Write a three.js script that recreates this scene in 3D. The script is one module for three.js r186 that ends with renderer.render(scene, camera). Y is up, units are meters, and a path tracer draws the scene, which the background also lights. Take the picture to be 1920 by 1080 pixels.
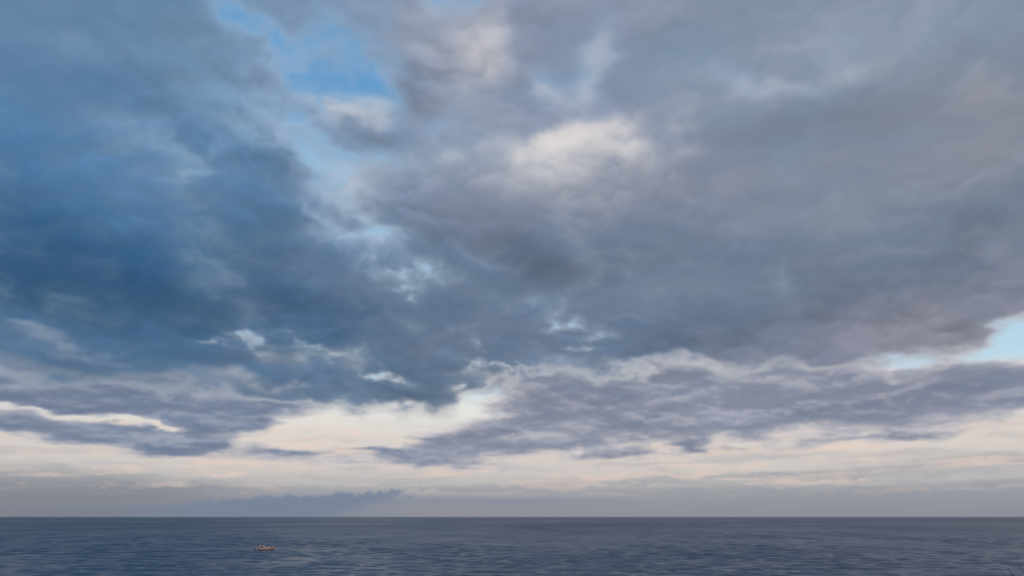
import * as THREE from 'three';
import { mergeGeometries } from 'three/addons/utils/BufferGeometryUtils.js';

// ---------- camera, exposure ----------
const scene = new THREE.Scene();
const camera = new THREE.PerspectiveCamera(44, 16 / 9, 0.05, 120000);
const EYE = 13;                                             // metres above the sea, on a low headland
camera.position.set(0, EYE, 0);
camera.rotation.x = THREE.MathUtils.degToRad(17.83);
const renderer = new THREE.WebGLRenderer({ antialias: true });
renderer.toneMapping = THREE.LinearToneMapping;
renderer.toneMappingExposure = 1;
renderer.shadowMap.enabled = true;
// the veiled low sun stands behind the viewer's right shoulder
const sun = new THREE.DirectionalLight(0xffdcc0, 0.7);
sun.name = 'sun';
sun.position.set(130, 40, 210);
sun.castShadow = true;
sun.shadow.radius = 20;
sun.shadow.mapSize.set(2048, 2048);
Object.assign(sun.shadow.camera, { left: -400, right: 400, top: 120, bottom: -60, near: 1, far: 1200 });
scene.add(sun, sun.target);

// ---------- noise ----------
const smooth = (a, b, x) => { const t = Math.min(1, Math.max(0, (x - a) / (b - a))); return t * t * (3 - 2 * t); };
const mix = (a, b, t) => a + (b - a) * t;
const GRAD = new Float64Array(512), PERM = new Uint8Array(512);
{
  let s = 90210;
  const rnd = () => { s = (s * 1664525 + 1013904223) >>> 0; return s / 4294967296; };
  const p = Array.from({ length: 256 }, (_, i) => i);
  for (let i = 255; i > 0; i--) { const j = Math.floor(rnd() * (i + 1)); [p[i], p[j]] = [p[j], p[i]]; }
  for (let i = 0; i < 512; i++) PERM[i] = p[i & 255];
  for (let i = 0; i < 256; i++) { const a = rnd() * Math.PI * 2; GRAD[i * 2] = Math.cos(a); GRAD[i * 2 + 1] = Math.sin(a); }
}
function noise(x, y) {                                      // gradient noise, about -0.7 .. 0.7
  const ix = Math.floor(x), iy = Math.floor(y), fx = x - ix, fy = y - iy;
  const u = fx * fx * fx * (fx * (fx * 6 - 15) + 10), v = fy * fy * fy * (fy * (fy * 6 - 15) + 10);
  const X = ix & 255, Y = iy & 255, a = PERM[X] + Y, b = PERM[X + 1] + Y;
  const g = (h, dx, dy) => GRAD[h * 2] * dx + GRAD[h * 2 + 1] * dy;
  const n0 = g(PERM[a], fx, fy), n1 = g(PERM[b], fx - 1, fy), n2 = g(PERM[a + 1], fx, fy - 1), n3 = g(PERM[b + 1], fx - 1, fy - 1);
  return mix(mix(n0, n1, u), mix(n2, n3, u), v);
}
function fbm(x, y, octaves, gain = 0.5) {
  let sum = 0, amp = 1;
  for (let i = 0; i < octaves; i++) { sum += amp * noise(x + i * 17.3, y - i * 9.1); amp *= gain; const t = x * 1.62 - y * 1.18; y = x * 1.18 + y * 1.62; x = t; }
  return sum;
}

// ---------- the evening sky ----------
// Cloud banks, rifts and glows: azimuth, elevation, half width, half height (degrees), tilt, strength.
const RIFTS = [            // where the deck thins (negative) or thickens (positive)
  // blue rift at the top
  [-24.3, 36.1, 2.34, 1.51, -22, -0.9], [-20.4, 35.3, 3.2, 1.55, -35, -0.9], [-17.4, 33.3, 3.9, 1.07, 10, 0.4], [-18.9, 34.2, 7.8, 3.6, -4, -0.25], [-15.9, 36.5, 2.65, 1.51, 0, 0.3], [-11.4, 35.1, 2.38, 1.54, 7, 0.25], [-16.0, 37.3, 3.4, 1.68, 0, -0.55], [-12.7, 33.4, 2.39, 2.33, 7, -1.0], [-5.1, 38.8, 3.2, 1.12, -4, -1.05], [-17.9, 33.6, 1.83, 1.58, -42, -0.5],
  [-3.5, 35.6, 3.5, 2.33, 2, 0.55], [-13.4, 30.8, 1.95, 1.83, -24, 0.5], [-16.8, 36.0, 2.26, 1.13, 0, 0.2], [-8.6, 37.3, 2.78, 1.13, 5, 0.3], [-8.4, 33.2, 2.03, 1.58, 5, 0.5],
  // broken middle, upper left of centre
  [-21.4, 29.3, 2.20, 1.58, -10, -0.40], [-15.1, 29.4, 4.3, 1.14, -21, -0.55], [-15.7, 25.9, 4.3, 2.05, -29, -0.5], [-14.7, 24.2, 2.80, 1.16, -14, -0.45], [-25.2, 26.9, 1.83, 0.60, 22, -0.45], [-16.6, 21.7, 2.37, 0.66, -14, -0.4], [-28.0, 24.6, 2.05, 0.53, 1, -0.25],
  [-31.9, 26.7, 3.5, 1.10, 7, -0.25], [-19.6, 25.8, 2.29, 1.20, -2, 0.2], [-18.6, 28.4, 5.7, 2.41, -12, -0.3], [-14.6, 22.7, 4.4, 2.08, -20, -0.25], [-8.1, 27.8, 2.51, 1.43, 33, -0.25],
  [8.4, 34.6, 1.22, 1.93, -19, -0.3], [4.7, 33.6, 2.47, 0.87, -22, -0.25], [20.5, 32.8, 1.50, 0.76, -11, -0.35], [24.3, 31.9, 3.3, 1.10, -21, -0.25], [-6.3, 31.9, 2.06, 0.80, 37, -0.35],
  // rifts low in the deck
  [-22.2, 12.9, 1.86, 0.36, -3, -1.0], [-20.0, 12.2, 0.61, 0.48, 4, -1.0], [-16.0, 12.4, 1.80, 0.33, -12, -0.55], [-16.7, 11.4, 0.99, 0.40, -12, -0.45], [-10.1, 10.3, 2.07, 0.58, -10, -1.25], [-11.5, 10.8, 0.82, 0.33, 2, -0.3], [-8.8, 17.6, 0.92, 0.38, -2, -0.9], [-7.2, 19.0, 3.2, 0.94, -6, -0.4], [-10.4, 20.1, 2.49, 0.93, -17, -0.3],
  [4.7, 15.2, 2.13, 0.68, -11, -0.55], [5.5, 14.0, 2.12, 0.51, 7, -0.6], [5.2, 12.7, 2.12, 0.51, -6, -0.65], [-0.22, 11.3, 2.98, 0.55, -14, -1.1], [-4.3, 10.2, 0.59, 0.34, 1, -1.0], [-2.36, 9.0, 3.4, 0.67, 12, -1.3], [-3.5, 14.0, 2.56, 0.38, -19, -0.3], [2.17, 11.4, 1.70, 0.38, 10, -0.4],
  [12.0, 11.3, 4.5, 0.46, 1, -0.55], [10.7, 10.8, 2.89, 0.50, 3, -0.3],
  // rift at the right
  [36.2, 11.2, 2.52, 1.01, 16, -1.35], [33.7, 10.5, 1.84, 0.45, 9, -0.6], [29.4, 10.3, 1.48, 0.30, 0, -0.45], [34.2, 10.7, 1.79, 0.25, 0, 0.75], [36.0, 12.0, 1.18, 0.21, 10, 0.4],
  // the pale opening below the deck
  [-13.7, 6.8, 6.0, 1.21, 2, -1.3], [-10.1, 7.9, 2.87, 0.74, 1, -0.8], [-18.5, 7.7, 2.27, 0.44, 11, -0.75], [-16.4, 5.4, 4.6, 0.98, 2, -0.7],
  [-31.7, 6.5, 5.3, 0.25, -5, -0.8], [-25.3, 6.0, 3.2, 0.22, -10, -0.6], [-35.2, 7.9, 1.75, 0.20, -4, -0.5], [-32.8, 7.6, 3.4, 0.28, -4, -0.4],
  [-33.3, 3.7, 5.0, 0.47, -2, -0.7], [-24.7, 4.0, 7.0, 0.51, -5, -0.8],
  [20.1, 5.1, 12.2, 0.54, 0, -0.85], [7.9, 4.0, 10.6, 0.56, 3, -0.55], [30.4, 4.5, 6.3, 0.32, 2, -0.6],
  // banks
  [-30.2, 5.5, 7.3, 0.71, -4, 0.9], [-22.2, 6.5, 3.9, 1.25, 18, 0.75], [-24.7, 4.3, 2.09, 0.29, -4, 0.5], [-9.8, 9.1, 4.5, 0.91, -4, 0.6], [-19.1, 9.6, 4.6, 1.58, -7, 0.25],
  [-2.52, 5.5, 7.9, 1.23, 7, 0.85], [-4.2, 4.0, 5.4, 0.48, -4, 0.45], [5.1, 6.8, 9.2, 2.05, 3, 0.35], [28.9, 7.1, 8.5, 1.64, 1, 0.45], [26.2, 4.7, 5.1, 0.33, 1, 0.65], [13.6, 5.1, 1.20, 0.55, 9, 0.5], [8.7, 4.6, 2.86, 0.32, 3, 0.45], [-15.9, 4.5, 3.1, 0.35, -3, 0.35],
  [27.8, 13.6, 6.9, 2.65, 4, 0.6], [18.7, 12.9, 9.3, 1.62, 0, 0.5],
];
const LIGHTS = [
  [4.8, 29.7, 4.2, 1.06, -6, 0.75],   [3.8, 28.0, 9.3, 4.6, -2, 0.1], [-13.9, 26.1, 6.0, 5.0, -25, 0.06],           // how bright the cloud is: thicker bellies darker, thin and sunlit parts brighter
  [4.9, 29.3, 4.0, 1.56, -6, 0.5], [2.89, 29.4, 2.52, 1.07, -11, 0.2], [8.7, 30.0, 1.65, 0.73, -4, 0.2], [4.8, 27.5, 5.0, 1.66, -2, 0.22], [-4.0, 35.4, 3.2, 2.17, -22, 0.3], [-2.25, 35.3, 1.63, 1.37, 1, 0.15], [-13.5, 32.0, 1.58, 0.63, -3, 0.34], [-13.9, 26.1, 3.6, 2.89, -14, 0.12], [-5.7, 28.5, 2.10, 0.66, 32, 0.16],
  [-12.9, 29.9, 2.00, 1.21, -4, -0.16], [-8.3, 32.8, 1.83, 1.59, 5, -0.1], [0.00, 32.5, 4.6, 1.61, -5, -0.08], [3.5, 36.4, 2.83, 1.92, -21, -0.1], [-20.1, 25.9, 2.68, 1.19, 9, -0.1], [-18.4, 26.0, 1.56, 1.20, 8, -0.12],
  [10.7, 32.8, 2.44, 3.5, -25, -0.10], [8.4, 34.4, 0.98, 1.55, -19, 0.22], [4.5, 33.6, 1.85, 0.63, -22, 0.2], [18.3, 36.9, 4.5, 2.56, -11, -0.06], [21.8, 32.5, 2.22, 0.83, -12, 0.12], [25.9, 31.5, 3.2, 0.95, -20, 0.09], [36.2, 29.2, 2.37, 0.76, -13, 0.08], [37.9, 26.3, 2.69, 1.49, -30, 0.06], [16.6, 30.4, 1.17, 0.55, -9, 0.16], [16.3, 27.5, 1.57, 0.65, 3, 0.12],
  [21.3, 28.7, 4.1, 1.96, 2, -0.07], [26.9, 27.7, 3.9, 1.50, -13, -0.06], [38.2, 26.2, 1.40, 0.69, -5, -0.06],
  [-3.7, 22.5, 7.7, 2.55, -7, -0.12], [5.4, 19.3, 4.7, 1.71, -2, -0.22], [2.27, 19.5, 2.57, 1.71, -1, -0.08], [5.5, 22.0, 2.55, 1.27, -12, 0.08], [6.5, 24.9, 5.9, 1.26, -3, 0.05], [13.1, 20.3, 4.9, 1.67, -5, -0.03],
  [-35.1, 14.0, 6.5, 2.49, 5, -0.10], [-26.2, 14.9, 7.7, 1.55, 3, -0.10], [-30.4, 29.5, 4.3, 1.44, 16, -0.04], [-36.7, 31.7, 7.8, 2.99, 21, 0.03], [-33.6, 26.9, 4.1, 1.24, 17, 0.05],
  [-13.9, 14.8, 10.5, 2.08, 0, -0.1], [-8.6, 11.3, 6.3, 1.67, -2, -0.13], [-6.8, 8.6, 3.8, 0.58, -1, -0.1], [-17.7, 19.1, 5.9, 2.46, 6, -0.03],
  [20.8, 14.3, 9.8, 1.04, 0, -0.06], [12.5, 12.8, 8.2, 1.25, -3, -0.05], [35.1, 18.8, 4.5, 2.15, -8, -0.12], [25.2, 16.2, 6.4, 1.17, -1, -0.06], [27.4, 20.6, 5.5, 1.54, -4, 0.05], [35.3, 21.6, 3.9, 1.79, -3, 0.04], [30.4, 12.9, 4.9, 1.11, 2, 0.04],
  [14.5, 11.1, 4.0, 0.49, 0, 0.3], [11.0, 8.5, 1.22, 0.29, -2, 0.3], [14.3, 8.6, 1.59, 0.28, -2, 0.28], [6.0, 9.1, 5.0, 0.75, -1, -0.06], [19.1, 9.8, 2.28, 0.72, -3, -0.12], [32.0, 6.9, 4.6, 1.20, 0, -0.08], [22.1, 8.8, 7.3, 0.93, 1, 0.06], [21.5, 10.3, 2.22, 0.47, -4, 0.2], [9.3, 8.0, 4.9, 0.49, 3, 0.12], [1.69, 6.0, 2.52, 0.49, 10, 0.16], [7.1, 6.2, 5.0, 0.49, 5, 0.1],
  [29.3, 10.0, 1.97, 0.26, -2, 0.25], [34.9, 9.5, 1.76, 0.24, 1, 0.2], [-3.8, 5.0, 5.8, 0.57, 4, -0.06],
  [-33.4, 11.4, 4.3, 0.78, -9, 0.16], [-35.7, 12.1, 1.20, 0.34, -15, 0.1], [-21.5, 10.3, 2.61, 0.47, -2, 0.18], [-18.0, 9.9, 2.71, 0.32, -3, 0.14], [-30.6, 9.5, 5.1, 0.88, 1, -0.04], [-32.5, 7.5, 3.7, 0.35, -4, 0.1], [-22.5, 6.7, 3.6, 1.01, 14, -0.04], [-30.2, 5.1, 7.0, 0.57, -4, -0.02],
];
const WARMTH = [           // rose (positive) or blue (negative) tint
  [-4.0, 35.4, 3.7, 2.33, 2, 0.5], [-33.4, 11.2, 4.6, 0.92, -9, 0.7], [-20.7, 10.1, 4.1, 0.55, -3, 0.6], [-26.2, 7.6, 7.5, 2.26, 4, 0.4], [8.1, 8.4, 15.8, 2.89, 3, 0.55], [29.7, 12.6, 8.6, 2.24, 0, 0.5], [36.5, 25.7, 4.8, 3.5, -18, 0.4], [8.9, 24.8, 8.3, 2.51, -4, 0.4], [-4.0, 14.4, 6.8, 1.70, -5, 0.2],
  [-0.42, 5.2, 10.9, 1.22, 4, 0.3], [-30.0, 9.9, 8.4, 0.96, 1, -0.2], [-13.8, 13.2, 8.9, 2.49, 3, -0.25], [18.9, 14.9, 11.6, 1.63, -5, -0.2], [24.1, 24.7, 6.6, 2.34, -11, -0.1], [27.5, 9.6, 6.8, 0.75, -2, 0.4],
];
const RIM = [              // lower edge of the upper deck, raised (positive) or let down (negative), in degrees
  [-33.1, 9.3, 9.7, 14.3, 6, -0.9], [-10.2, 9.6, 7.8, 16.6, 2, -3.1], [-18.4, 10.5, 2.31, 16.1, 3, 0.3], [1.74, 11.4, 2.98, 16.9, 0, 0.8], [12.4, 11.6, 10.6, 16.6, -3, 1.0], [26.1, 11.4, 5.6, 15.4, -6, 0.8], [32.8, 11.5, 2.76, 14.5, -7, 1.0], [36.4, 11.0, 2.54, 13.9, -8, 2.6],
];
const BROKEN = [
  [33.7, 11.0, 4.0, 1.41, 9, 0.7],   [-19.4, 34.9, 6.2, 3.8, -9, 0.9],            // where the upper deck breaks into puffs
  [-17.6, 27.3, 10.0, 6.1, -18, 1.1], [-9.9, 35.3, 8.0, 3.9, 6, 0.6], [5.0, 34.0, 5.3, 2.76, -3, 0.5], [4.8, 13.5, 3.8, 2.97, -1, 0.7], [-17.0, 12.0, 6.7, 2.03, -5, 0.55], [-1.29, 10.2, 5.1, 1.68, 0, 0.7], [-9.0, 18.9, 4.6, 2.12, -7, 0.4], [-29.0, 25.7, 6.8, 2.61, 13, 0.3],
];
const DULL = [             // thin edges here stay grey: no high light behind them
  [-32.6, 10.4, 13.0, 2.15, 2, 0.85], [-16.9, 11.0, 6.3, 1.21, -3, 0.4], [12.5, 12.8, 12.3, 1.25, 0, 0.4], [26.1, 11.8, 7.7, 1.53, 1, 0.6],
];
const LOW = [              // the lower layer
  [-29.6, 5.4, 8.4, 0.78, -4, 1.5], [-21.8, 6.5, 4.3, 1.40, 18, 1.3], [-24.7, 4.2, 2.44, 0.26, -4, 1.0], [-34.5, 10.5, 8.9, 2.11, 2, 1.5], [-31.1, 8.7, 8.2, 1.81, 1, 1.4], [-19.2, 10.4, 7.7, 2.39, -3, 1.5], [-25.2, 7.9, 7.7, 1.28, -1, 1.0], [-33.0, 7.4, 6.1, 0.63, -1, 1.3], [-32.8, 5.7, 7.3, 0.48, -3, 0.5],
  [-2.94, 5.5, 7.9, 1.06, 7, 1.45], [-4.2, 4.0, 5.0, 0.40, -4, 1.0], [5.1, 7.2, 9.6, 2.47, 3, 1.1], [15.4, 8.2, 13.0, 2.81, 1, 1.2], [14.5, 11.5, 16.0, 2.05, 0, 1.5], [28.9, 7.5, 9.8, 2.05, 0, 1.35], [27.3, 5.3, 5.0, 0.26, 1, 0.7], [13.6, 5.2, 1.20, 0.47, 9, 1.0], [9.1, 4.6, 3.7, 0.32, 3, 0.8], [34.7, 8.4, 5.6, 1.18, 1, 1.0], [1.73, 10.2, 6.8, 1.68, 0, 0.9],
  [-15.7, 4.5, 3.5, 0.31, -3, 1.0], [-15.3, 6.1, 1.96, 0.20, 2, 0.8], [-10.8, 4.9, 2.42, 0.24, -1, 0.7], [-27.3, 3.5, 4.6, 0.14, -3, 0.6], [-19.0, 5.1, 1.12, 0.23, 2, 0.5], [-10.8, 5.9, 1.62, 0.32, 1, 0.5], [-12.7, 3.5, 3.6, 0.27, -3, 0.45], [16.7, 4.8, 0.77, 0.20, -1, 0.7], [-18.6, 4.7, 2.25, 0.19, 2, 0.4],
  [-32.3, 6.6, 5.2, 0.14, -4, -0.9], [-26.0, 6.1, 2.79, 0.13, -10, -0.9], [-13.3, 6.6, 5.6, 1.05, 2, -0.6], [-1.29, 8.9, 3.8, 0.59, 12, -0.5], [34.5, 10.7, 2.11, 0.49, 9, -1.2], [33.9, 10.7, 1.66, 0.14, 0, 1.3], [35.5, 11.1, 1.18, 0.14, 6, 0.8], [11.6, 11.2, 3.7, 0.37, 1, -0.5], [30.0, 10.1, 1.94, 0.30, -6, -0.4],
];
const SHEETS = [           // grey veils low over the sea
  [-31.9, 2.17, 9.9, 0.82, -2, 1.0], [-20.9, 1.65, 10.8, 0.59, 1, 0.35], [-32.8, 0.82, 11.6, 0.67, 1, 0.6], [-2.46, 1.17, 12.3, 0.47, 0, 0.55], [9.8, 2.52, 12.1, 0.39, 2, 0.4], [26.3, 3.2, 11.1, 0.43, 3, 0.65], [29.6, 1.36, 9.3, 0.62, -1, 0.6], [17.5, 1.31, 11.2, 0.60, 0, 0.55], [33.6, 2.13, 2.30, 0.20, -1, 0.3], [34.3, 3.0, 1.44, 0.17, 3, 0.4],
];
function blobs(list, az, el, c) {
  let sum = 0;
  for (const f of list) {
    let dx = (az - f[0]) * c, dy = el - f[1];
    const m = f.m ??= [Math.cos(f[4] * Math.PI / 180), Math.sin(f[4] * Math.PI / 180)];
    const a = (dx * m[0] + dy * m[1]) / f[2], b = (dy * m[0] - dx * m[1]) / f[3], q = a * a + b * b;
    if (q < 6) sum += f[5] * Math.exp(-q * 0.9);
  }
  return sum;
}
function billow(x, y, octaves) {                            // rounded puffs with creases between them, about -0.4 .. 0.4
  let sum = 0, amp = 1;
  for (let i = 0; i < octaves; i++) { sum += amp * (0.25 - Math.sqrt(0.006 + noise(x + i * 13.7, y + i * 5.9) ** 2)); amp *= 0.5; const t = x * 1.66 - y * 1.24; y = x * 1.24 + y * 1.66; x = t; }
  return sum;
}
function cell(x, y) {                                       // distance to the nearest of scattered points, 0 .. about 1
  const ix = Math.floor(x), iy = Math.floor(y);
  let sum = 0;
  for (let j = -1; j <= 1; j++) for (let i = -1; i <= 1; i++) {
    const h = PERM[(PERM[(ix + i) & 255] + iy + j) & 255], dx = ix + i + PERM[h + 17] / 255 - x, dy = iy + j + PERM[h + 91] / 255 - y, d = dx * dx + dy * dy;
    sum += Math.exp(-7 * d);
  }
  return Math.min(0.9, -Math.log(sum + 1e-4) / 7);         // blended, so that the puffs run into each other
}
const lumps = (x, y) => 0.55 * (0.16 - cell(x, y)) + 0.3 * (0.16 - cell(x * 2.1 + 7.7, y * 2.1 - 3.1)) + 0.16 * (0.16 - cell(x * 4.3 - 5.2, y * 4.3 + 1.9));
function ramp(stops, x) {
  let i = 0;
  while (i < stops.length - 2 && x > stops[i + 1][0]) i++;
  const a = stops[i], b = stops[i + 1], t = smooth(0, 1, (x - a[0]) / (b[0] - a[0]));
  return [mix(a[1], b[1], t), mix(a[2], b[2], t), mix(a[3], b[3], t)];
}
// display colours (0-255) by elevation: clear air; the deck's underside at the left, ahead and at the right
const AIR = [[0, 140, 143, 152], [0.9, 144, 147, 156], [1.8, 162, 163, 168], [2.7, 192, 189, 187], [3.5, 206, 199, 195], [5.5, 219, 211, 204], [8, 228, 228, 224], [11, 184, 214, 232], [17, 152, 200, 231], [26, 120, 178, 220], [33, 96, 154, 205], [50, 84, 142, 194]];
const DECK_LEFT = [[0, 112, 130, 156], [8, 98, 122, 150], [12, 74, 107, 142], [16, 50, 88, 126], [24, 80, 120, 160], [34, 96, 128, 160], [60, 104, 132, 164]];
const DECK_AHEAD = [[0, 128, 136, 156], [8, 100, 122, 148], [14, 100, 118, 144], [19, 106, 122, 146], [25, 120, 132, 154], [32, 136, 148, 172], [40, 140, 150, 172], [60, 138, 150, 172]];
const DECK_RIGHT = [[0, 132, 140, 158], [10, 128, 134, 152], [14, 122, 130, 148], [19, 114, 127, 145], [26, 128, 136, 152], [34, 132, 146, 164], [60, 136, 146, 164]];
const toLinear = (v) => { v = Math.max(0, v) / 255; return v <= 0.04045 ? v / 12.92 : Math.pow((v + 0.055) / 1.055, 2.4); };
function skyColor(azimuth, elevation, out, o) {
  const az0 = azimuth, el0 = Math.max(elevation, 0), r = Math.PI / 180, c = Math.cos(el0 * r), s = Math.sin(el0 * r);
  const sa = Math.sin(az0 * r), ca = Math.cos(az0 * r);
  // the upper deck is a level layer: a direction meets it at (px, pz), in units of its height
  const reach = 1.3 * c / (s + 0.3), px = sa * reach, pz = ca * reach, up = 0.965;
  const wx = fbm(px * 3.4 + 5.2, pz * 3.4 - 3.7, 5), wy = fbm(px * 3.4 - 8.4, pz * 3.4 + 2.9, 5);
  const grow = Math.min(1.25, 0.25 + el0 / 30);                      // the same ruggedness looks finer near the horizon
  const az = az0 + wx * 3.0 * grow, el = el0 + wy * 2.6 * grow;
  const qx = px + wx * 0.09, qz = pz + wy * 0.09;
  const tex = fbm(qx * 2.6 + 1.7, qz * 2.6 + 4.1, 6, 0.48), above = fbm(qx * up * 2.6 + 1.7, qz * up * 2.6 + 4.1, 6, 0.48);
  const fine = fbm(qx * 9 - 3.3, qz * 9 + 8.8, 5, 0.56), wob = 0.03 * fine, lx0 = px + wx * 0.05 + wob, lz0 = pz + wy * 0.05 + wob;
  const lump = lumps(lx0 * 6.2, lz0 * 6.2), lumpUp = lumps(lx0 * 0.982 * 6.2, lz0 * 0.982 * 6.2), lumpLift = Math.max(-0.35, Math.min(0.45, (lump - lumpUp) * 2.2));
  const broken = blobs(BROKEN, az0, el0, c);
  const base = mix(-1.3, 1.0, smooth(-1.6, 1.8, el0 + wy * 2.2 - blobs(RIM, az0, el0, c) - 9.4));
  const rift = blobs(RIFTS, az, el, c), glints = lumps(px * 15 + wob * 8, pz * 12 + wob * 8), torn = mix(0.85, 0.6, smooth(24, 14, el0)) - mix(1.3, 3.6, smooth(24, 14, el0)) * glints + 0.5 * fine;
  const thick = base + (rift < 0 ? rift * mix(1, Math.max(0.1, torn), smooth(8.6, 10, el0)) : rift) + tex * 0.42 + fine * 0.2 + (0.35 + broken) * lump * 1.35 - 0.1 * broken;
  const cover = smooth(-0.75, 0.6, thick), body = smooth(0.0, 1.15, thick);
  const side = sa * 1.66 + wx * 0.15, L = ramp(DECK_LEFT, el), A = ramp(DECK_AHEAD, el), R = ramp(DECK_RIGHT, el);
  const k = smooth(0, 1, Math.min(1, Math.abs(side))), B = side < 0 ? L : R;
  const relief = Math.max(-0.3, Math.min(0.35, (tex - above) * 2.2));
  const keen = 1 - Math.min(1, blobs(DULL, az0, el0, c)), shade = blobs(LIGHTS, az, el, c), dim = 1 + Math.min(0, shade) * 0.55 + tex * 0.075 + fine * 0.05 + relief * 0.05 + lumpLift * (0.05 + 0.2 * broken) + (0.1 + 0.12 * broken) * lump;
  const lit = Math.max(0, shade) * (1 + lump * 1.3 + fine * 0.4 + lumpLift * 0.8) * 1.25;
  const warm = blobs(WARMTH, az, el, c) + relief * 0.5;
  const air = ramp(AIR, el0), high = Math.max(0, fbm(px * 1.4 + 30, pz * 4.5 - 12, 5, 0.55) + 0.1) * 0.5;
  // the lower, broken layer near the horizon: small rolls, rose where the low sun reaches them
  const reach2 = 1.25 * c / (s + 0.13), lx = sa * reach2, lz = ca * reach2;
  const vx = fbm(lx * 2.7 + 11, lz * 2.7 + 3, 4), vy = fbm(lx * 2.7 - 7, lz * 2.7 - 5, 4);
  const az2 = az0 + vx * 1.8, el2 = el0 + vy * 0.6 * Math.min(1, 0.3 + el0 / 10);
  const mx = lx + vx * 0.07, mz = lz + vy * 0.07;
  const rf = 2.2, lowLump = lumps(mx * 10 + vx * 0.4, mz * 8), lowLumpUp = lumps(mx * 0.98 * 10 + vx * 0.4, mz * 0.98 * 8), roll = fbm(mx * rf + 2, mz * rf - 6, 7, 0.58) * 0.75 + lowLump * 0.5;
  const lowLift = (fbm(mx * 0.965 * rf + 2, mz * 0.965 * rf - 6, 6, 0.56) * -0.75 + fbm(mx * rf + 2, mz * rf - 6, 6, 0.56) * 0.75) + (lowLump - lowLumpUp) * 0.7;
  const patch = fbm(mx * 1.1 - 4, mz * 1.5 + 2, 4);
  const low = -0.75 + blobs(LOW, az2, el2, c) + roll * 0.85;
  const lowCover = smooth(-0.42, 0.6, low) * smooth(0.6, 2.2, el0), lowBody = smooth(0.0, 1.0, low + patch * 0.5);
  const lift = Math.max(-1, Math.min(1, lowLift * 2.3)), glow = Math.max(0, lift) * (1 - 0.5 * lowBody) + (1 - lowBody) * 0.3 + Math.max(0, blobs(LIGHTS, az2, el2, c)) * 1.4 * (0.7 + roll);
  // thin sheets and streaks low down
  const sx = az0 * 0.05 + wx * 0.1, sy = el0 - az0 * 0.012;
  const streak = fbm(sx * 1.6 + 3, sy * 1.15 + vy * 0.5, 5, 0.55), rose = Math.max(0, fbm(sx * 2.2 - 5, sy * 1.9 + 9 + vy * 0.6, 5, 0.6) - 0.02);
  const sheet = Math.max(0, Math.min(1, blobs(SHEETS, az0 + vx * 1.5, el0 + vy * 0.35, c) + streak * 0.55)) * smooth(8.5, 4.5, el0);
  for (let i = 0; i < 3; i++) {
    let v = air[i];
    v = mix(v, [238, 236, 232][i], high * smooth(9, 12, el0) * mix(1, 0.45, smooth(22, 32, el0)));
    v = mix(v, [146, 150, 160][i], sheet * 0.85);
    v *= 1 - 0.1 * smooth(-14, -30, az0) * smooth(3.2, 1.2, el0);
    v = mix(v, [234, 208, 194][i], Math.min(0.5, rose * 1.3) * smooth(1.2, 2.6, el0) * smooth(9, 5, el0));
    const lowTint = mix([116, 130, 154][i], [130, 138, 157][i], smooth(-25, 5, az0 + vx * 8));
    let w = lowTint + (1 - lowBody) * [16, 13, 10][i] + glow * [54, 43, 33][i] - Math.max(0, -lift) * 7 - Math.max(0, -patch) * 9 + Math.max(0, patch) * 12;
    w = mix(w, [168, 172, 182][i], smooth(5, 2, el0) * 0.6);
    v = mix(v, w, lowCover);
    let d = mix(A[i], B[i], k) * dim;
    d += warm * [12, 2, -4][i];
    d = mix(d, mix([212, 208, 206][i], [184, 203, 222][i], smooth(9, 16, el0)) - 34 * smooth(20, 32, el0) * [1, 0.6, 0.2][i], (1 - body) * mix(0.8, 0.66, smooth(18, 30, el0)) * keen);
    d = mix(d, [226, 220, 217][i], 0.95 * (1 - Math.exp(-1.45 * Math.max(0, lit))));
    v = mix(v, d, cover);
    out[o + i] = Math.min(246, v);
  }
  bank(az0, el0, out, o);
}
// the far row of small cumulus on the horizon, left of centre, and the thin veil that trails off it
function bank(az, el, out, o) {
  if (el > 4 || az < -42 || az > 14) return;
  const turret = (f, seed) => { const x = az * f + seed + 0.12 * noise(az * 2.1, seed), i = Math.floor(x), t = (x - i - 0.5) * 2, h = 0.25 + 0.75 * (PERM[(i + 400) & 255] / 255); return h * Math.sqrt(Math.max(0, 1 - t * t)); };
  const heads = 0.42 * Math.max(turret(0.52, 0.2), 0.7 * turret(0.81, 7.6), 0.5 * turret(1.33, 3.4)) + 0.22 * fbm(az * 1.7, 3.3 + el * 2.2, 6, 0.6) - 0.1;
  const grow = smooth(-30, -12, az), top = 0.78 + 0.055 * (az + 27) * smooth(-27.5, -25, az) + heads * (0.35 + 0.75 * grow);
  const base = 1.55 * smooth(-15.5, -8.8, az) + 0.12 * fbm(az * 0.9, 8.1, 3), end = smooth(-7.4, -9.4, az + 1.2 * fbm(az * 1.1, el * 3 + 5, 3));
  const inside = smooth(0.09, -0.09, el - top) * mix(0.25, 1, smooth(-34, -17, az)) * smooth(-42, -34, az) * end * (0.18 + 0.82 * smooth(base - 0.85, base + 0.35, el));
  const veil = smooth(0.5, 0, Math.abs(el - 1.15 - 0.15 * fbm(az * 0.25, 2.2, 3))) * smooth(-11, -6, az) * smooth(13, -1, az) * 0.55;
  for (let i = 0; i < 3; i++) {
    out[o + i] = mix(out[o + i], [131, 139, 157][i], veil);
    out[o + i] = mix(out[o + i], [117, 130, 153][i] + 9 * smooth(-0.3, 0.05, el - top), inside * 0.85);
  }
}
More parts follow.
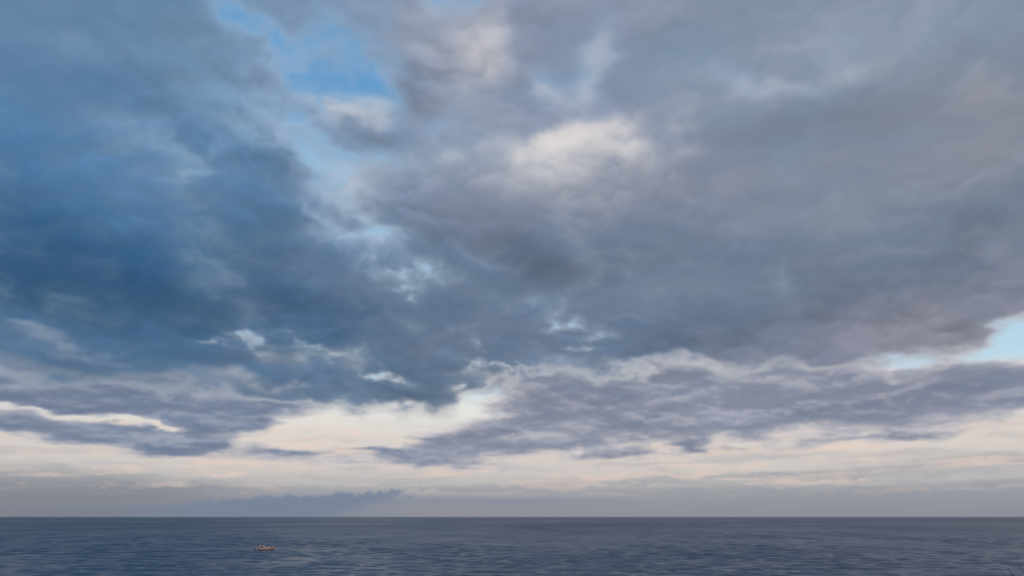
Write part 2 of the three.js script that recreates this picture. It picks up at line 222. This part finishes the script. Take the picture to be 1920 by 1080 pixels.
{
  const W = 4096, H = 2048, data = new Float32Array(W * H * 4), px = [0, 0, 0], step = 4;
  const put = (row, col, r, g, b) => { const o = (row * W + col) * 4; data[o] = r; data[o + 1] = g; data[o + 2] = b; data[o + 3] = 1; };
  const dirOf = (row, col) => {                             // azimuth (0 ahead, right positive) and elevation of a texel
    const turn = ((col + 0.5) / W - 0.5) * 2 * Math.PI, az = Math.atan2(Math.cos(turn), -Math.sin(turn));
    return [az * 180 / Math.PI, ((row + 0.5) / H - 0.5) * 180];
  };
  const at = (row, col) => { const [a, e] = dirOf(row, col); skyColor(a, e, px, 0); return [toLinear(px[0]), toLinear(px[1]), toLinear(px[2])]; };
  const low = H / 2, fine = (row, col) => { const [a, e] = dirOf(row, col); return Math.abs(a) < 58 && e < 54; };
  const cols = W / step, rows = low / step + 1, grid = [];    // the sky overhead and behind, at a coarser step
  for (let j = 0; j <= rows; j++) for (let i = 0; i < cols; i++) grid.push(fine(low + j * step, i * step) && fine(low + (j + 1) * step, (i + 1) * step) && fine(low + j * step, Math.max(0, i - 1) * step) ? null : at(Math.min(H - 1, low + j * step), i * step));
  for (let row = low; row < H; row++) for (let col = 0; col < W; col++) {
    if (fine(row, col)) { put(row, col, ...at(row, col)); continue; }
    const j = Math.floor((row - low) / step), i = Math.floor(col / step), u = (col % step) / step, v = ((row - low) % step) / step;
    const a = grid[j * cols + i], b = grid[j * cols + (i + 1) % cols], c = grid[(j + 1) * cols + i], d = grid[(j + 1) * cols + (i + 1) % cols];
    if (!a || !b || !c || !d) { put(row, col, ...at(row, col)); continue; }
    put(row, col, ...[0, 1, 2].map((k) => mix(mix(a[k], b[k], u), mix(c[k], d[k], u), v)));
  }
  for (let row = 0; row < low; row++) for (let col = 0; col < W; col++) put(row, col, 0.05, 0.07, 0.1);
  const sky = new THREE.DataTexture(data, W, H, THREE.RGBAFormat, THREE.FloatType);
  sky.mapping = THREE.EquirectangularReflectionMapping;
  sky.magFilter = sky.minFilter = THREE.LinearFilter;
  sky.needsUpdate = true;
  scene.background = scene.environment = sky;
}

// ---------- helpers ----------
let seed = 4711;
const rnd = () => { seed = (seed + 0x6d2b79f5) | 0; let t = Math.imul(seed ^ (seed >>> 15), 1 | seed); t = (t + Math.imul(t ^ (t >>> 7), 61 | t)) ^ t; return ((t ^ (t >>> 14)) >>> 0) / 4294967296; };
const mesh = (name, geometry, material, parent) => { const m = new THREE.Mesh(geometry, material); m.name = name; m.castShadow = m.receiveShadow = true; parent.add(m); return m; };
const mat = (r, g, b, roughness = 0.7, more = {}) => new THREE.MeshStandardMaterial({ color: new THREE.Color().setRGB(r, g, b), roughness, ...more });
function thing(name, label, category, x, y, z, turn = 0) {
  const o = new THREE.Group();
  o.name = name; o.userData = { label, category };
  o.position.set(x, y, z); o.rotation.y = turn;
  scene.add(o);
  return o;
}

// ---------- the sea ----------
const boatAt = { r: 331, az: -18.06 * Math.PI / 180 };
const boatX = Math.sin(boatAt.az) * boatAt.r, boatZ = -Math.cos(boatAt.az) * boatAt.r;
{
  const waves = [];
  for (let i = 0; i < 54; i++) {
    const length = 1.3 * Math.pow(13, Math.pow(rnd(), 0.85)), k = 2 * Math.PI / length;
    const dir = Math.PI * 0.44 + (rnd() + rnd() + rnd() - 1.5) * 1.15;                     // travelling towards the shore, a little across
    waves.push([k * Math.cos(dir), k * Math.sin(dir), length * 0.0034 * (0.5 + rnd()) * Math.pow(length / 8, -0.22), rnd() * 6.283, length]);
  }
  // gusts and slicks: where the surface is rougher or smoother
  const gust = (x, z) => Math.max(0.15, 1 + 0.9 * fbm(x / 170 + 3, z / 330 - 7, 4, 0.55) + 0.5 * fbm(x / 38 - 11, z / 62 + 5, 3));
  const c0 = Math.cos(boatAt.az), s0 = Math.sin(boatAt.az);
  function height(x, z, spacing) {
    const g = gust(x, z);
    let y = 0;
    for (const [kx, kz, a, p, length] of waves) {
      const w = (length / spacing - 2.2) * 0.6;
      if (w > 0) y += a * Math.sin(kx * x + kz * z + p) * Math.min(1, w);
    }
    y *= g;
    // the boat's wake: a low swell trailing away to the left of it
    const dx = x - boatX, dz = z - boatZ, back = -(dx * c0 + dz * s0), off = dx * -s0 + dz * c0;
    if (back > -6 && back < 190 && Math.abs(off) < 40) {
      const fade = smooth(-5, 3, back) * smooth(190, 60, back), wide = 2.2 + back * 0.012;
      y = y * (1 - 0.5 * fade * Math.exp(-(off * off) / 40)) + 0.26 * fade * (Math.exp(-Math.pow((off - 2) / wide, 2)) - 0.6 * Math.exp(-Math.pow((off - 2 - wide * 1.6) / wide, 2)));
    }
    return y;
  }
  const angles = [];
  for (let a = -50; a < 50; a += 0.1) angles.push(a);
  for (let a = 50; a < 310; a += 4) angles.push(a);
  const radii = [];
  for (let r = 12; r < 120; r *= 1.07) radii.push(r);
  for (let r = 120; r < 3200; r *= 1.0042) radii.push(r);
  for (let r = 3200; r < 60000; r *= 1.06) radii.push(r);
  const n = angles.length, m = radii.length, position = new Float32Array(n * m * 3), uv = new Float32Array(n * m * 2), index = new Uint32Array(n * (m - 1) * 6);
  for (let j = 0; j < m; j++) for (let i = 0; i < n; i++) {
    const a = angles[i] * Math.PI / 180, r = radii[j], x = Math.sin(a) * r, z = -Math.cos(a) * r, o = (j * n + i) * 3;
    const front = Math.abs(angles[i]) < 50, spacing = Math.max(r * 0.0042, front ? r * 0.0017 : r * 0.07, r < 120 ? r * 0.07 : 0, r > 3200 ? r * 0.06 : 0);
    uv[(j * n + i) * 2] = (i + 0.5) / n; uv[(j * n + i) * 2 + 1] = Math.log(r / 10) / Math.log(6000);
    position[o] = x; position[o + 2] = z;
    position[o + 1] = r < 3200 && front ? height(x, z, spacing) * smooth(3200, 2400, r) : 0;
  }
  let t = 0;
  for (let j = 0; j < m - 1; j++) for (let i = 0; i < n; i++) {
    const a = j * n + i, b = j * n + (i + 1) % n, c = a + n, d = b + n;
    index[t++] = a; index[t++] = b; index[t++] = c; index[t++] = b; index[t++] = d; index[t++] = c;
  }
  const g = new THREE.BufferGeometry();
  g.setAttribute('position', new THREE.BufferAttribute(position, 3));
  g.setAttribute('uv', new THREE.BufferAttribute(uv, 2));
  g.setIndex(new THREE.BufferAttribute(index, 1));
  g.computeVertexNormals();
  // waves too far to be shaped one by one make the surface rougher instead
  // (and wind streaks and slicks lie across the water)
  const TW = 1024, TH = 512, rough = new Uint8Array(4 * TW * TH);
  for (let j = 0; j < TH; j++) for (let i = 0; i < TW; i++) {
    const r = 10 * Math.pow(6000, (j + 0.5) / TH), a = angles[Math.min(n - 1, Math.floor((i + 0.5) / TW * n))] * Math.PI / 180, x = Math.sin(a) * r, z = -Math.cos(a) * r;
    const streak = 0.075 * fbm(x / 420 + 2, z / 900, 4, 0.6) * smooth(300, 900, r) + 0.06 * fbm(x / 60 - 9, z / 150 + 4, 4, 0.6) * smooth(1600, 300, r);
    rough.set([255, Math.round(255 * (mix(0.28, 0.37, smooth(Math.log(160), Math.log(1500), Math.log(r))) + streak)), 255, 255], (j * TW + i) * 4);
  }
  const roughness = new THREE.DataTexture(rough, TW, TH); roughness.magFilter = THREE.LinearFilter; roughness.wrapS = THREE.RepeatWrapping; roughness.needsUpdate = true;
  const sea = mesh('sea', g, new THREE.MeshPhysicalMaterial({ color: new THREE.Color().setRGB(0.028, 0.066, 0.124), roughness: 1, roughnessMap: roughness, ior: 1.34 }), scene);
  sea.castShadow = false;
  sea.userData.kind = 'structure';
}

// ---------- the headland under the viewer (below and behind the picture) ----------
{
  const nx = 90, nz = 70, g = new THREE.PlaneGeometry(150, 90, nx, nz);
  g.rotateX(-Math.PI / 2);
  const p = g.attributes.position, colors = new Float32Array(p.count * 3);
  for (let i = 0; i < p.count; i++) {
    const x = p.getX(i), z = p.getZ(i) + 28, rough = fbm(x * 0.09, z * 0.09, 5), edge = z + 6 + rough * 3 + x * x * 0.002;
    p.setXYZ(i, x, 11.4 + Math.min(0, rough) * 0.4 * smooth(2, 9, Math.hypot(x, z)) - 15 * smooth(0, -9, edge) + 0.02 * Math.max(0, z), z);
    const dry = smooth(-0.2, 0.3, fbm(x * 0.7, z * 0.7, 4)), cliff = smooth(0, -4, edge);
    colors.set([mix(mix(0.05, 0.12, dry), 0.16, cliff), mix(mix(0.07, 0.1, dry), 0.13, cliff), mix(mix(0.025, 0.05, dry), 0.1, cliff)], i * 3);
  }
  g.setAttribute('color', new THREE.BufferAttribute(colors, 3));
  g.computeVertexNormals();
  mesh('ground', g, new THREE.MeshStandardMaterial({ vertexColors: true, roughness: 0.95 }), scene).userData.kind = 'structure';
}

// ---------- the fishing boat ----------
{
  const boat = thing('fishing_boat', 'small tan wooden fishing boat with white-framed cabin, alone on the open sea', 'boat', boatX, -0.05, boatZ, -boatAt.az);
  const tan = mat(0.42, 0.32, 0.28, 0.55), pale = mat(0.5, 0.42, 0.36, 0.5), white = mat(0.78, 0.76, 0.72, 0.45), dark = mat(0.02, 0.02, 0.03, 0.4), deckWood = mat(0.3, 0.2, 0.13, 0.8);
  const red = mat(0.32, 0.04, 0.05, 0.7), ochre = mat(0.42, 0.24, 0.05, 0.8), navy = mat(0.02, 0.025, 0.07, 0.8), anti = mat(0.05, 0.015, 0.02, 0.6), glass = mat(0.02, 0.03, 0.035, 0.1);
  // hull: sections lofted from stern to stem, sheer rising to the bow
  const half = (t) => 1.12 * Math.pow(Math.max(0, 1 - Math.pow(Math.max(0, (t - 0.35) / 0.65), 2.3)), 0.75) * mix(0.82, 1, smooth(0, 0.35, t));
  const sheer = (t) => 0.56 + 0.16 * smooth(0.1, 0.45, t) + 0.62 * Math.pow(Math.max(0, (t - 0.62) / 0.38), 1.9);
  const stations = 28, along = (t, v) => -3.55 + 6.9 * t + 0.5 * smooth(0.8, 1, t) * v;       // the stem rakes forward
  function shell(v0, v1, steps, out) {
    const pos = [], idx = [];
    for (const side of [-1, 1]) {
      const base = pos.length / 3;
      for (let i = 0; i <= stations; i++) for (let j = 0; j <= steps; j++) {
        const t = i / stations, v = mix(v0, v1, j / steps), y = mix(-0.42, sheer(t), v);
        pos.push(along(t, v), y, side * (half(t) * Math.pow(v, 0.42) * mix(0.9, 1.06, v) + out));
      }
      for (let i = 0; i < stations; i++) for (let j = 0; j < steps; j++) { const a = base + i * (steps + 1) + j, b = a + steps + 1; side > 0 ? idx.push(a, b, a + 1, b, b + 1, a + 1) : idx.push(a, a + 1, b, b, a + 1, b + 1); }
    }
    const g = new THREE.BufferGeometry();
    g.setAttribute('position', new THREE.Float32BufferAttribute(pos, 3)); g.setIndex(idx); g.computeVertexNormals();
    return g;
  }
  mesh('hull', shell(0, 1, 8, 0), tan, boat);
  mesh('boot_stripe', shell(0.36, 0.5, 2, 0.012), anti, boat);
  const transom = new THREE.Shape([[-0.9, 0.56], [0.9, 0.56], [0.82, 0.1], [0.4, -0.36], [-0.4, -0.36], [-0.82, 0.1]].map(([x, y]) => new THREE.Vector2(x, y)));
  const tg = new THREE.ExtrudeGeometry(transom, { depth: 0.06, bevelEnabled: false }); tg.rotateY(-Math.PI / 2); tg.translate(-3.5, 0, 0);
  mesh('transom', tg, tan, boat);
  const gunwale = (side) => new THREE.TubeGeometry(new THREE.CatmullRomCurve3(Array.from({ length: 15 }, (_, i) => { const t = i / 14; return new THREE.Vector3(along(t, 1), sheer(t) + 0.02, side * half(t) * 1.06); })), 40, 0.055, 6);
  for (const side of [-1, 1]) mesh('gunwale', gunwale(side), pale, boat);
  const floor = new THREE.Shape();
  for (let i = 0; i <= 20; i++) { const t = i / 20; floor[i ? 'lineTo' : 'moveTo'](along(t, 0.8), half(t) * 0.98); }
  for (let i = 20; i >= 0; i--) { const t = i / 20; floor.lineTo(along(t, 0.8), -half(t) * 0.98); }
  const fg = new THREE.ExtrudeGeometry(floor, { depth: 0.05, bevelEnabled: false }); fg.rotateX(Math.PI / 2); fg.translate(0, 0.38, 0);
  mesh('deck', fg, deckWood, boat);
  const box = (w, h, d, x, y, z, tilt = 0) => { const g = new THREE.BoxGeometry(w, h, d); if (tilt) g.rotateZ(tilt); g.translate(x, y, z); return g; };
  const bar = (a, b, r) => { const A = new THREE.Vector3(...a), B = new THREE.Vector3(...b), g = new THREE.CylinderGeometry(r, r, A.distanceTo(B), 8); g.applyQuaternion(new THREE.Quaternion().setFromUnitVectors(new THREE.Vector3(0, 1, 0), B.clone().sub(A).normalize())); g.translate(...A.add(B).multiplyScalar(0.5).toArray()); return g; };
  // cabin aft of midships: low sides, white posts, dark flat roof
  const cabin = mesh('cabin', mergeGeometries([box(2.0, 0.55, 0.07, -0.95, 0.66, 0.72), box(2.0, 0.55, 0.07, -0.95, 0.66, -0.72), box(0.07, 0.55, 1.37, 0.08, 0.66, 0), box(1.1, 1.2, 0.05, -1.3, 1.55, -0.72)]), white, boat);
  for (const [x, z] of [[-1.9, 0.72], [-0.7, 0.74], [0.05, 0.72], [-1.9, -0.72], [0.05, -0.72]]) mesh('post', box(0.17, 1.3, 0.12, x, 1.55, z), white, cabin);
  mesh('window', box(1.05, 0.6, 0.03, -1.3, 1.3, 0.7), glass, cabin);
  mesh('window', box(0.03, 0.72, 1.2, 0.1, 1.36, 0), glass, cabin);
  mesh('roof', box(2.35, 0.09, 1.75, -0.93, 2.25, 0), mat(0.1, 0.1, 0.13, 0.6), cabin);
  // engine box and red cover, side benches
  mesh('engine_box', mergeGeometries([box(1.75, 0.22, 1.0, 1.05, 1.0, 0), box(1.6, 0.55, 0.9, 1.05, 0.64, 0)]), white, boat);
  const cover = new THREE.SphereGeometry(0.5, 14, 8, 0, Math.PI * 2, 0, Math.PI / 2); cover.scale(1.0, 0.7, 0.8); cover.translate(0.95, 1.11, 0);
  mesh('tarpaulin', cover, red, boat);
  mesh('locker', box(0.5, 0.36, 0.7, 1.75, 1.2, 0.05), white, boat);
  // bow: stem post and pulpit
  mesh('stem_post', box(0.16, 1.0, 0.14, 3.82, 1.3, 0, -0.3), pale, boat);
  mesh('pulpit', mergeGeometries([bar([2.7, 0.9, 0.6], [2.95, 1.5, 0.55], 0.045), bar([2.7, 0.9, -0.6], [2.95, 1.5, -0.55], 0.045), bar([2.95, 1.5, 0.55], [3.85, 1.72, 0.06], 0.045), bar([2.95, 1.5, -0.55], [3.85, 1.72, -0.06], 0.045), box(0.75, 0.5, 0.06, 3.3, 1.4, 0.3, 0.2)]), pale, boat);
  mesh('anchor', mergeGeometries([bar([3.35, 0.05, 0.42], [3.35, 0.75, 0.38], 0.07), bar([3.12, 0.12, 0.44], [3.58, 0.12, 0.42], 0.09)]), dark, boat);
  // stern: outboard motor, leaning staff with a furled flag
  const motor = mesh('outboard_motor', mergeGeometries([box(0.5, 0.62, 0.44, -3.88, 0.5, 0), box(0.16, 0.8, 0.14, -3.86, 0.02, 0)]), dark, boat);
  mesh('tiller', bar([-3.7, 0.66, 0], [-3.05, 0.82, 0.05], 0.03), dark, motor);
  const staff = mesh('flag_staff', bar([-2.45, 0.4, 0.3], [-2.0, 2.1, 0.3], 0.04), dark, boat);
  mesh('flag', bar([-2.2, 1.4, 0.3], [-2.03, 2.02, 0.3], 0.13), ochre, staff);
  mesh('flag_cover', bar([-2.42, 0.65, 0.3], [-2.24, 1.3, 0.3], 0.12), navy, staff);
}

// ---------- a bird far out, before the grey cloud ----------
{
  const az = 12.61 * Math.PI / 180, el = 14.79 * Math.PI / 180, d = 430;
  const bird = thing('bird', 'tiny dark bird flying high above the sea before the grey cloud', 'bird', Math.sin(az) * Math.cos(el) * d, EYE + Math.sin(el) * d, -Math.cos(az) * Math.cos(el) * d, 0.5);
  const plumage = mat(0.03, 0.03, 0.035, 0.9);
  const body = new THREE.SphereGeometry(0.11, 12, 8); body.scale(2.6, 1, 1);
  const head = new THREE.SphereGeometry(0.07, 8, 6); head.translate(0.3, 0.03, 0);
  const tail = new THREE.ConeGeometry(0.09, 0.25, 6); tail.rotateZ(Math.PI / 2); tail.scale(1, 0.3, 1); tail.translate(-0.33, 0, 0);
  mesh('body', mergeGeometries([body.toNonIndexed(), head.toNonIndexed(), tail.toNonIndexed()]), plumage, bird);
  for (const s of [-1, 1]) {
    const wing = new THREE.Shape([[0.14, 0], [0.1, 0.35], [-0.12, 0.66], [-0.14, 0.34], [-0.12, 0]].map(([x, y]) => new THREE.Vector2(x, y)));
    const g = new THREE.ExtrudeGeometry(wing, { depth: 0.02, bevelEnabled: false });
    g.rotateX(s * (Math.PI / 2 - 0.5)); if (s > 0) g.rotateX(0); g.translate(0, 0.04, 0);
    mesh('wing', g, plumage, bird);
  }
}

// ---------- the plant at the cliff edge: only a few leaf tips reach the picture ----------
{
  const bx = 1.62, bz = -1.98, ground = 11.36;
  const plant = thing('grass_tuft', 'dark thin-bladed plant whose leaf tips rise at the lower right edge', 'plant', bx, ground, bz);
  const green = mat(0.022, 0.03, 0.014, 0.6, { side: THREE.DoubleSide });
  function blade(tip, lean, width) {                         // a folded blade that rises, then bows over to its tip
    const pos = [], idx = [], n = 14, root = new THREE.Vector3(lean[0] * 0.05, 0, lean[1] * 0.05);
    const c = new THREE.QuadraticBezierCurve3(root, new THREE.Vector3(lean[0], tip[1] * 0.72, lean[1]), new THREE.Vector3(...tip));
    const side = new THREE.Vector3(), up = new THREE.Vector3(0, 1, 0);
    for (let i = 0; i <= n; i++) {
      const t = i / n, p = c.getPoint(t), d = c.getTangent(t), w = width * Math.pow(1 - t, 0.4) * smooth(-0.3, 0.2, t) + 0.0006;
      side.crossVectors(d, up).normalize();
      const out = new THREE.Vector3().crossVectors(side, d).normalize();
      for (const [a, b] of [[-1, 0.25], [0, -0.25], [1, 0.25], [0, -0.1]]) pos.push(p.x + side.x * w * a + out.x * w * b, p.y + side.y * w * a + out.y * w * b, p.z + side.z * w * a + out.z * w * b);
    }
    for (let i = 0; i < n; i++) for (let k = 0; k < 4; k++) { const a = i * 4 + k, b = i * 4 + (k + 1) % 4; idx.push(a, a + 4, b, b, a + 4, b + 4); }
    const g = new THREE.BufferGeometry();
    g.setAttribute('position', new THREE.Float32BufferAttribute(pos, 3)); g.setIndex(idx); g.computeVertexNormals();
    return g;
  }
  const tips = [[1.298, 12.885, -1.959], [1.251, 12.878, -1.930], [1.213, 12.868, -1.895]];
  for (const [x, y, z] of tips) mesh('leaf', blade([x - bx, y - ground, z - bz], [(x - bx) * 0.15, (z - bz) * 0.15], 0.007), green, plant);
  for (let i = 0; i < 26; i++) {
    const a = rnd() * 6.283, out = 0.15 + rnd() * 0.5, h = 0.75 + rnd() * 0.4;
    mesh('leaf', blade([Math.cos(a) * out, h, Math.sin(a) * out], [Math.cos(a) * out * 0.25, Math.sin(a) * out * 0.25], 0.003 + rnd() * 0.0015), green, plant);
  }
}

renderer.render(scene, camera);
